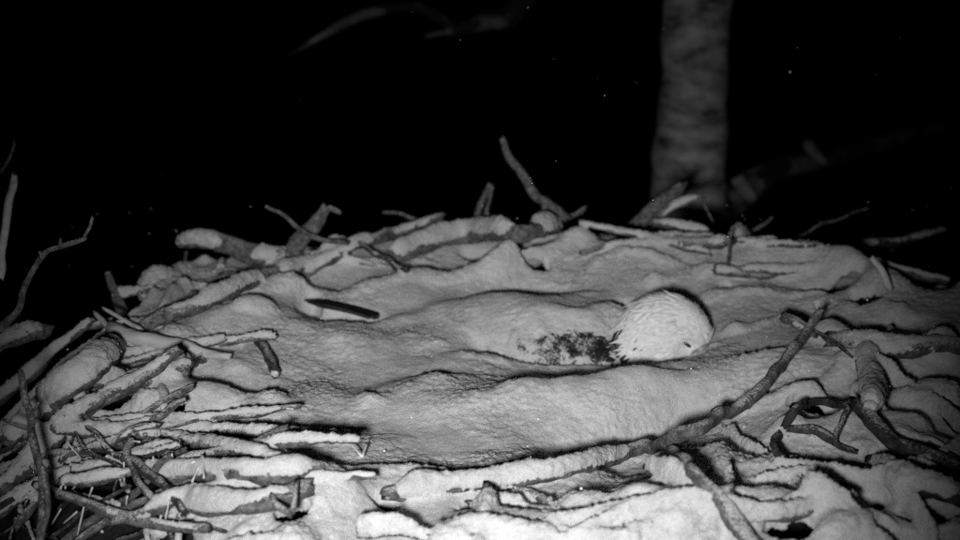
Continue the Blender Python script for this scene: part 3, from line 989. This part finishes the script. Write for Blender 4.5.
stick('split_wood', 'pale split piece of wood with two prongs on the left rim', 'wood',
      [(112, 330, 0.026), (145, 338, 0.03), (180, 347, 0.026), (206, 354, 0.02), (232, 357, 0.012)], 0.015, 0.006, 0.0, 'wood',
      forks=[([(118, 338, 0.02), (106, 325, 0.025), (94, 312, 0.03)], 0.006, 0.004), ([(140, 330, 0.02), (122, 319, 0.028), (103, 308, 0.034)], 0.005, 0.003),
             ([(120, 342, 0.016), (150, 350, 0.016), (182, 360, 0.008)], 0.005, 0.003)], wob=.3, jag=.8)
stick('snowy_lump_stick', 'snow-covered stick end just below the pale split wood', 'stick',
      [(178, 372, 0.0), (192, 360, 0.012), (204, 356, 0.014)], 0.012, 0.012, 0.014, 'bark_frost', gap=0)
stick('stick_end', 'short cut stick end poking out of the snow in the left bowl', 'stick',
      [(276, 371, 0.016), (269, 358, 0.014), (258, 342, 0.0)], 0.0085, 0.009, 0.0, 'bark_dark', end='wood_end')
stick('stick_end', 'small pale stick tip poking from a bright snow lump on the left front rim', 'stick',
      [(168, 410, 0.010), (165, 400, 0.008), (160, 388, -0.012)], 0.006, 0.007, 0.0, 'wood_end')
stick('knotted_log', 'snow-topped log with a round knot on the dark left side', 'log',
      [(45, 412, 0.02), (75, 385, 0.025), (98, 364, 0.02), (118, 350, 0.01)], 0.019, 0.018, 0.016, 'bark_frost', gap=0,
      forks=[([(84, 384, 0.035), (81, 384, 0.05), (79, 383, 0.056)], 0.010, 0.008)])
stick('long_stick', 'long thin snow-dusted stick lying across the left front rim', 'stick',
      [(-10, 452, 0.02), (40, 434, 0.022), (110, 432, 0.024), (180, 439, 0.014), (240, 450, 0.010), (295, 465, 0.006)], 0.007, 0.010, 0.008, 'bark_frost', gap=.35, lo=.2)
stick('snowy_stick', 'snow-topped stick ending at the straw on the left front rim', 'stick',
      [(140, 434, 0.004), (200, 432, 0.006), (270, 434, 0.006), (340, 438, 0.008), (358, 439, 0.010)], 0.008, 0.009, 0.011, 'bark_frost', gap=0)
stick('snowy_stick', 'thick snow-topped stick second row down at left front', 'stick',
      [(140, 476, 0.008), (200, 474, 0.014), (260, 474, 0.014), (322, 468, 0.01)], 0.011, 0.012, 0.017, 'bark_frost', gap=0)
stick('snowy_stick', 'thick snow-topped stick left of the big white lump at bottom', 'stick',
      [(178, 500, 0.006), (215, 508, 0.014), (260, 505, 0.016), (306, 488, 0.012)], 0.011, 0.011, 0.018, 'bark', gap=0.1)
stick('bare_twig', 'bare upright forked twig at the bottom left in front of everything', 'twig',
      [(42, 550, 'd', 1.24), (44, 508, 'd', 1.27), (42, 470, 'd', 1.30), (33, 432, 'd', 1.33), (24, 400, 'd', 1.36), (18, 374, 'd', 1.38)], 0.0055, 0.0045, 0, 'bark',
      forks=[([(32, 430, 'd', 1.33), (18, 425, 'd', 1.33), (4, 420, 'd', 1.33)], 0.0035, 0.0025), ([(29, 420, 'd', 1.34), (34, 410, 'd', 1.34), (39, 403, 'd', 1.34)], 0.0028, 0.0018)])
stick('thin_twig', 'second thin upright twig beside the bare forked one at bottom left', 'twig',
      [(42, 470, 'd', 1.29), (47, 500, 'd', 1.26), (44, 550, 'd', 1.22)], 0.003, 0.003, 0, 'bark')
stick('leaning_twig', 'twig leaning down right with frayed pale lower end at left front', 'twig',
      [(128, 440, 0.03), (131, 464, 0.03), (144, 486, 0.028), (156, 506, 0.02)], 0.0055, 0.0045, 0, 'bark')
stick('bent_branch', 'dark bent branch behind the leaning twig at left front', 'branch',
      [(126, 456, 0.03), (146, 474, 0.028), (172, 490, 0.024), (184, 512, 0.018)], 0.007, 0.006, 0.0, 'bark_dark')
stick('dark_branch', 'long dark branch slanting through the bottom left tangle', 'branch',
      [(36, 486, 0.02), (80, 503, 0.024), (130, 518, 0.022), (205, 530, 0.016)], 0.006, 0.0065, 0.005, 'bark', gap=.4)
stick('crossed_twig', 'small dark crossed twigs left of the big white lump at bottom', 'twig',
      [(268, 497, 0.03), (280, 506, 0.03), (294, 515, 0.024)], 0.004, 0.004, 0, 'bark',
      forks=[([(297, 481, 0.04), (295, 498, 0.034), (292, 514, 0.026)], 0.0032, 0.004), ([(273, 496, 0.032), (285, 497, 0.032), (296, 496, 0.034)], 0.003, 0.003)])

# straw
def straw(label, pts_list, r=0.0013, group=None):
    V, F = [], []
    first = None
    for pts in pts_list:
        p = resolve(pts)
        path, L = resample(catmull(p, 4), 0.01)
        if first is None: first = path[0]
        v, f = tube(path, np.full(len(path), r), 5, 0.1, 3, 0.1)
        o = len(V)
        V += v; F += [tuple(i + o for i in q) for q in f]
    o = mesh_obj('straw', [np.array(v) - first for v in V], F, M['straw'])
    o.location = tuple(map(float, first))
    return tag(o, label, 'straw', group)
straw('bent pale straw forming an upturned V at left front', [[(192, 482, 0.02), (198, 468, 0.03), (203, 454, 0.036)], [(203, 454, 0.036), (204, 478, 0.02)]])
straw('pale split straw at the end of the snow-topped stick, left front', [[(347, 437, 0.02), (354, 447, 0.02), (362, 457, 0.012)], [(362, 457, 0.012), (367, 443, 0.02)]], 0.002)
straw('short pale straw curling at the top of the leaning twig', [[(127, 444, 0.034), (132, 441, 0.036), (140, 442, 0.036)]])
for k in range(26):
    px, py = random.uniform(5, 175), random.uniform(450, 540)
    a = random.gauss(70, 35)
    L = random.uniform(9, 30)
    dx, dy = math.cos(R(a)) * L, -math.sin(R(a)) * L
    straw('thin pale straw stalk sticking out of the bottom left tangle', [[(px, py, 0.004), (px + dx * .5, py + dy * .5, 0.02), (px + dx, py + dy, 0.035)]], random.uniform(0.0009, 0.0015), 'straw stalks in the bottom left tangle')

# ------------------------------------------------------------------ the eagle
E0 = np.array(EAGLE[4][:3]) - np.array([0, 0, 0.07])
eagle = empty('eagle', E0)
tag(eagle, 'eagle lying on the nest under snow, only white head and dark tail showing', 'eagle')

def loft(sp, sides=28, sub=6):
    arr = catmull([np.array(s) for s in sp], sub)
    path, ra, rb = arr[:, :3], arr[:, 3], arr[:, 4]
    T, U, S = frames(path)
    rings = []
    for i in range(len(path)):
        ring = []
        for k in range(sides):
            a = 2 * math.pi * k / sides
            ring.append(path[i] + math.cos(a) * ra[i] * S[i] + math.sin(a) * rb[i] * U[i])
        rings.append(ring)
    return path, T, U, S, ra, rb, rings

path, T, U, S, ra, rb, rings = loft(EAGLE)
def face_shape(v):
    """a jutting brow over a sunken eye, cheek below"""
    v = np.array(v, float)
    view = np.array([0, 0, CAM_H]) - v
    view /= np.linalg.norm(view, axis=1)[:, None]
    a, b = at_depth(672, 325, 1.86), at_depth(695, 344, 1.85)
    ab = b - a
    t = np.clip(((v - a) @ ab) / (ab @ ab), 0, 1)
    d = np.linalg.norm(v - a - t[:, None] * ab, axis=1)
    near = (v[:, 1] < 1.91)
    off = 0.008 * np.exp(-(d / 0.009) ** 2) * near
    for (px, py), r, k in (((687, 347), 0.011, -0.010), ((672, 356), 0.016, 0.004), ((682, 352), 0.012, -0.003)):
        e = at_depth(px, py, 1.856)
        off = off + k * np.exp(-(np.linalg.norm(v - e, axis=1) / r) ** 2) * near
    return list(v + view * off[:, None])

V, F = [], []
for i, ring in enumerate(rings):
    V += ring
V = face_shape(V)
HEAD_V = list(V)
sd = 28
for i in range(len(rings) - 1):
    for k in range(sd):
        k2 = (k + 1) % sd
        F.append((i * sd + k, i * sd + k2, (i + 1) * sd + k2, (i + 1) * sd + k))
F.append(tuple(reversed(range(sd))))
F.append(tuple((len(rings) - 1) * sd + k for k in range(sd)))
body = mesh_obj('body', [np.array(v) - E0 for v in V], F, M['feather_dark'], eagle)
body.data.materials.append(M['feather_white'])
split = int(7.6 * 6)
for p in body.data.polygons:
    if min(p.vertices) // sd >= split:
        p.material_index = 1

def feather_cards(i0, i1, count, length, width, seed, lift):
    """overlapping lance-shaped feathers that point back along the neck"""
    rg = np.random.default_rng(seed)
    V, F = [], []
    for _ in range(count):
        f = rg.uniform(i0, i1)
        i = int(f)
        a = rg.uniform(0, 2 * math.pi)
        ct, n_ = math.cos(a), math.sin(a)
        pos = path[i] * (1 - (f - i)) + path[min(i + 1, len(path) - 1)] * (f - i)
        A = ra[i] * (1 - (f - i)) + ra[min(i + 1, len(path) - 1)] * (f - i)
        B = rb[i] * (1 - (f - i)) + rb[min(i + 1, len(path) - 1)] * (f - i)
        out = ct * S[i] / A * min(A, B) + n_ * U[i] / B * min(A, B)
        out /= np.linalg.norm(out)
        p = pos + ct * A * S[i] + n_ * B * U[i]
        # back along the surface: towards the thicker ring behind
        j = max(0, i - 4)
        q = path[j] + ct * ra[j] * S[j] + n_ * rb[j] * U[j]
        back = q - p
        back /= np.linalg.norm(back) + 1e-9
        side = np.cross(out, back)
        side /= np.linalg.norm(side) + 1e-9
        back = back + side * rg.normal(0, 0.30)
        L = length * rg.uniform(0.7, 1.3)
        w = width * rg.uniform(0.7, 1.3)
        lf = lift * rg.uniform(0.4, 1.5)
        b = len(V)
        o0 = p + out * 0.0006
        V += [o0, o0 + back * L * .45 + side * w * .5 + out * (lf * .5 * L), o0 + back * L * .45 + out * (lf * .5 * L + w * .18),
              o0 + back * L * .45 - side * w * .5 + out * (lf * .5 * L), o0 + back * L + out * lf * L]
        F += [(b, b + 1, b + 2), (b, b + 2, b + 3), (b + 1, b + 4, b + 2), (b + 2, b + 4, b + 3)]
    return V, F
V, F = feather_cards(split - 2, split + 11, 1000, 0.034, 0.008, 3, 0.12)
V2, F2 = feather_cards(split + 6, split + 27, 1100, 0.018, 0.0045, 4, 0.07)
o = len(V)
tag(mesh_obj('head_feathers', [np.array(v) - E0 for v in face_shape(V + V2)], F + [tuple(i + o for i in f) for f in F2], M['feather_white'], eagle, smooth=False), kind='stuff')
V, F = feather_cards(2, split - 7, 2600, 0.030, 0.014, 5, 0.06)
tag(mesh_obj('body_feathers', [np.array(v) - E0 for v in V], F, M['feather_dark'], eagle, smooth=False), kind='stuff')

def eagle_part(name, pts, radii, mat, sides=14, flat=1.0):
    p = [at_depth(*q) for q in pts]
    arr = catmull([np.append(p[i], radii[i]) for i in range(len(p))], 6)
    T, U, S = frames(arr[:, :3])
    V, F = [], []
    for i in range(len(arr)):
        for k in range(sides):
            a = 2 * math.pi * k / sides
            V.append(arr[i, :3] + arr[i, 3] * (math.cos(a) * S[i] * flat + math.sin(a) * U[i]))
    n = len(arr)
    for i in range(n - 1):
        for k in range(sides):
            k2 = (k + 1) % sides
            F.append((i * sides + k, i * sides + k2, (i + 1) * sides + k2, (i + 1) * sides + k))
    F.append(tuple(reversed(range(sides)))); F.append(tuple((n - 1) * sides + k for k in range(sides)))
    return mesh_obj(name, [v - E0 for v in V], F, M[mat], eagle)

beak = eagle_part('beak', [(690, 343, 1.896), (697, 348, 1.884), (702, 354, 1.876), (705, 362, 1.866), (704, 370, 1.862), (700, 378, 1.860)], [0.021, 0.0235, 0.020, 0.014, 0.008, 0.001], 'beak', flat=.8)
# the eye: a small dark ball under a white brow
hv = np.array(HEAD_V)
pr = (hv - np.array([0, 0, CAM_H]))
fw = pr[:, 1] * CP - pr[:, 2] * SP
hx, hy = 480 + FPX * pr[:, 0] / fw, 270 - FPX * (pr[:, 1] * SP + pr[:, 2] * CP) / fw
near = np.hypot(hx - 687, hy - 345) < 7
ec = at_depth(687.5, 345, hv[near][:, 1].min() + 0.001)
V, F = [], []
for j in range(7):
    th = math.pi * j / 6
    for k in range(12):
        a = 2 * math.pi * k / 12
        V.append(ec - E0 + (np.array([0.0066, 0, -0.0042]) * math.sin(th) * math.cos(a) + np.array([0, 0.005, 0]) * math.cos(th) + np.array([0.0014, 0, 0.0024]) * math.sin(th) * math.sin(a)))
for j in range(6):
    for k in range(12):
        k2 = (k + 1) % 12
        F.append((j * 12 + k, j * 12 + k2, (j + 1) * 12 + k2, (j + 1) * 12 + k))
mesh_obj('eye', V, F, M['eye'], eagle)

# tail feathers in their pocket of snow
for k, (a, b, w) in enumerate(TAIL):
    p0, p1 = a + np.array([0, 0, -0.001 + .002 * k]), b + np.array([0, 0, 0.0 + .0035 * k])
    d = p1 - p0
    L = np.linalg.norm(d); d /= L
    n_ = np.array([0, -0.75, 0.66]); n_ -= d * (n_ @ d); n_ /= np.linalg.norm(n_)
    sdv = np.cross(n_, d)
    V, F = [], []
    m = 10
    for i in range(m + 1):
        t = i / m
        hw = w * (0.75 + 0.35 * t) * (1 if t < .8 else max(0.12, 1 - ((t - .8) / .2)))
        c = p0 + d * L * t + n_ * (0.006 * math.sin(t * math.pi))
        for s_, h_ in ((-1, 0), (-.12, .0016), (0, .0026), (.12, .0016), (1, 0)):
            V.append(c + sdv * hw * s_ + n_ * h_)
        for s_, h_ in ((1, -.001), (-1, -.001)):
            V.append(c + sdv * hw * s_ + n_ * h_)
    for i in range(m):
        for q in range(7):
            q2 = (q + 1) % 7
            F.append((i * 7 + q, (i + 1) * 7 + q, (i + 1) * 7 + q2, i * 7 + q2))
    F.append(tuple(range(7))); F.append(tuple(m * 7 + q for q in reversed(range(7))))
    mesh_obj('tail_feather', [np.array(v) - E0 for v in V], F, M['feather_flight'], eagle)

# ------------------------------------------------------------------ the tree behind
tree = empty('tree', (0.68, 3.55, -18))
tag(tree, 'tall tree trunk rising out of focus in the dark behind the nest', 'tree')
TO = np.array([0.68, 3.55, -18])
def limb(name, pts, radii, mat='trunk', sides=24, wob=0.05, step=0.05):
    arr = catmull([np.append(np.asarray(p, float), r) for p, r in zip(pts, radii)], 10)
    pth, L = resample(arr[:, :3], step)
    s0 = np.concatenate([[0], np.cumsum(np.linalg.norm(np.diff(arr[:, :3], axis=0), axis=1))])
    rad = np.interp(np.linspace(0, s0[-1], len(pth)), s0, arr[:, 3])
    V, F = tube(pth, rad, sides, wob, 77, 0.1)
    return mesh_obj(name, [np.array(v) - TO for v in V], F, M[mat], tree)
tp = [at_depth(697, 0, 3.55), at_depth(694, 90, 3.53), at_depth(689, 180, 3.5)]
top = at_depth(702, -250, 3.6)
trunk = limb('trunk', [(0.68, 3.55, -18.3), (0.66, 3.5, -6), (0.66, 3.5, -1.2), tp[2], tp[1], tp[0], top], [0.24, 0.19, 0.14, 0.112, 0.104, 0.098, 0.09], wob=0.09)
limb('limb', [at_depth(704, 215, 3.55), at_depth(725, 205, 3.5), at_depth(752, 185, 3.48), at_depth(775, 170, 3.55), at_depth(830, 158, 3.8), at_depth(960, 120, 4.3)],
     [0.06, 0.055, 0.045, 0.035, 0.03, 0.02], 'far_bark', 14, 0.15, .04)
limb('limb', [(0.66, 3.5, -1.1), (0.5, 2.9, -0.95), (0.2, 2.2, -1.05), (-0.1, 1.5, -0.9), (-0.5, 0.9, -0.6)], [0.12, 0.11, 0.1, 0.08, 0.06], 'trunk', 16)
limb('limb', [(0.66, 3.5, -1.3), (0.9, 2.7, -1.0), (0.95, 1.9, -0.8), (1.05, 1.2, -0.5)], [0.1, 0.09, 0.08, 0.06], 'trunk', 16)
limb('limb', [top, at_depth(600, -120, 3.5), at_depth(520, 5, 3.45), at_depth(488, 20, 3.4), at_depth(455, 30, 3.35), at_depth(425, 36, 3.3)], [0.05, 0.04, 0.03, 0.028, 0.012, 0.006], 'far_bark', 12, 0.2, .04)
limb('limb', [at_depth(455, 28, 3.36), at_depth(420, 8, 3.36), at_depth(395, 8, 3.36), at_depth(360, 16, 3.36), at_depth(325, 34, 3.36), at_depth(288, 56, 3.36)], [0.012, 0.016, 0.015, 0.016, 0.010, 0.005], 'far_bark', 12, 0.2, .04)
# pale broken stubs beside the trunk
limb('branch_stub', [at_depth(738, 178, 3.44), at_depth(745, 190, 3.42), at_depth(754, 200, 3.41)], [0.022, 0.022, 0.014], 'stub_wood', 10, .2, .03)
limb('branch_stub', [at_depth(806, 142, 3.78), at_depth(814, 152, 3.70), at_depth(826, 163, 3.68)], [0.018, 0.018, 0.010], 'stub_wood', 10, .2, .03)

finish_snow()

# ------------------------------------------------------------------ falling snow
rg = np.random.default_rng(12)
V, F = [], []
def flake(c, r):
    b = len(V)
    for d in ((1, 0, 0), (-1, 0, 0), (0, 1, 0), (0, -1, 0), (0, 0, 1), (0, 0, -1)):
        V.append(np.array(c) + np.array(d) * r * rg.uniform(.7, 1.2))
    for f in ((0, 2, 4), (2, 1, 4), (1, 3, 4), (3, 0, 4), (2, 0, 5), (1, 2, 5), (3, 1, 5), (0, 3, 5)):
        F.append(tuple(b + i for i in f))
for _ in range(240):
    px, py = rg.uniform(-20, 980), 205 + 340 * rg.uniform(0, 1) ** 1.2
    p = on_snow(px, min(py, 548))
    t = rg.uniform(0.90, 0.995)
    c = np.array([0, 0, CAM_H]) * (1 - t) + p * t
    flake(c, rg.choice([0.0010, 0.0014, 0.0018, 0.0023], p=[.5, .3, .15, .05]))
for _ in range(34):
    c = at_depth(rg.uniform(-20, 980), rg.uniform(-10, 230), rg.uniform(1.5, 4.0))
    flake(c, rg.choice([0.0006, 0.0009, 0.0013]))
flake(at_depth(790, 72, 2.2), 0.0026)
tag(mesh_obj('falling_snow', V, F, M['flake']), 'tiny white snowflakes drifting through the dark air', kind='stuff')
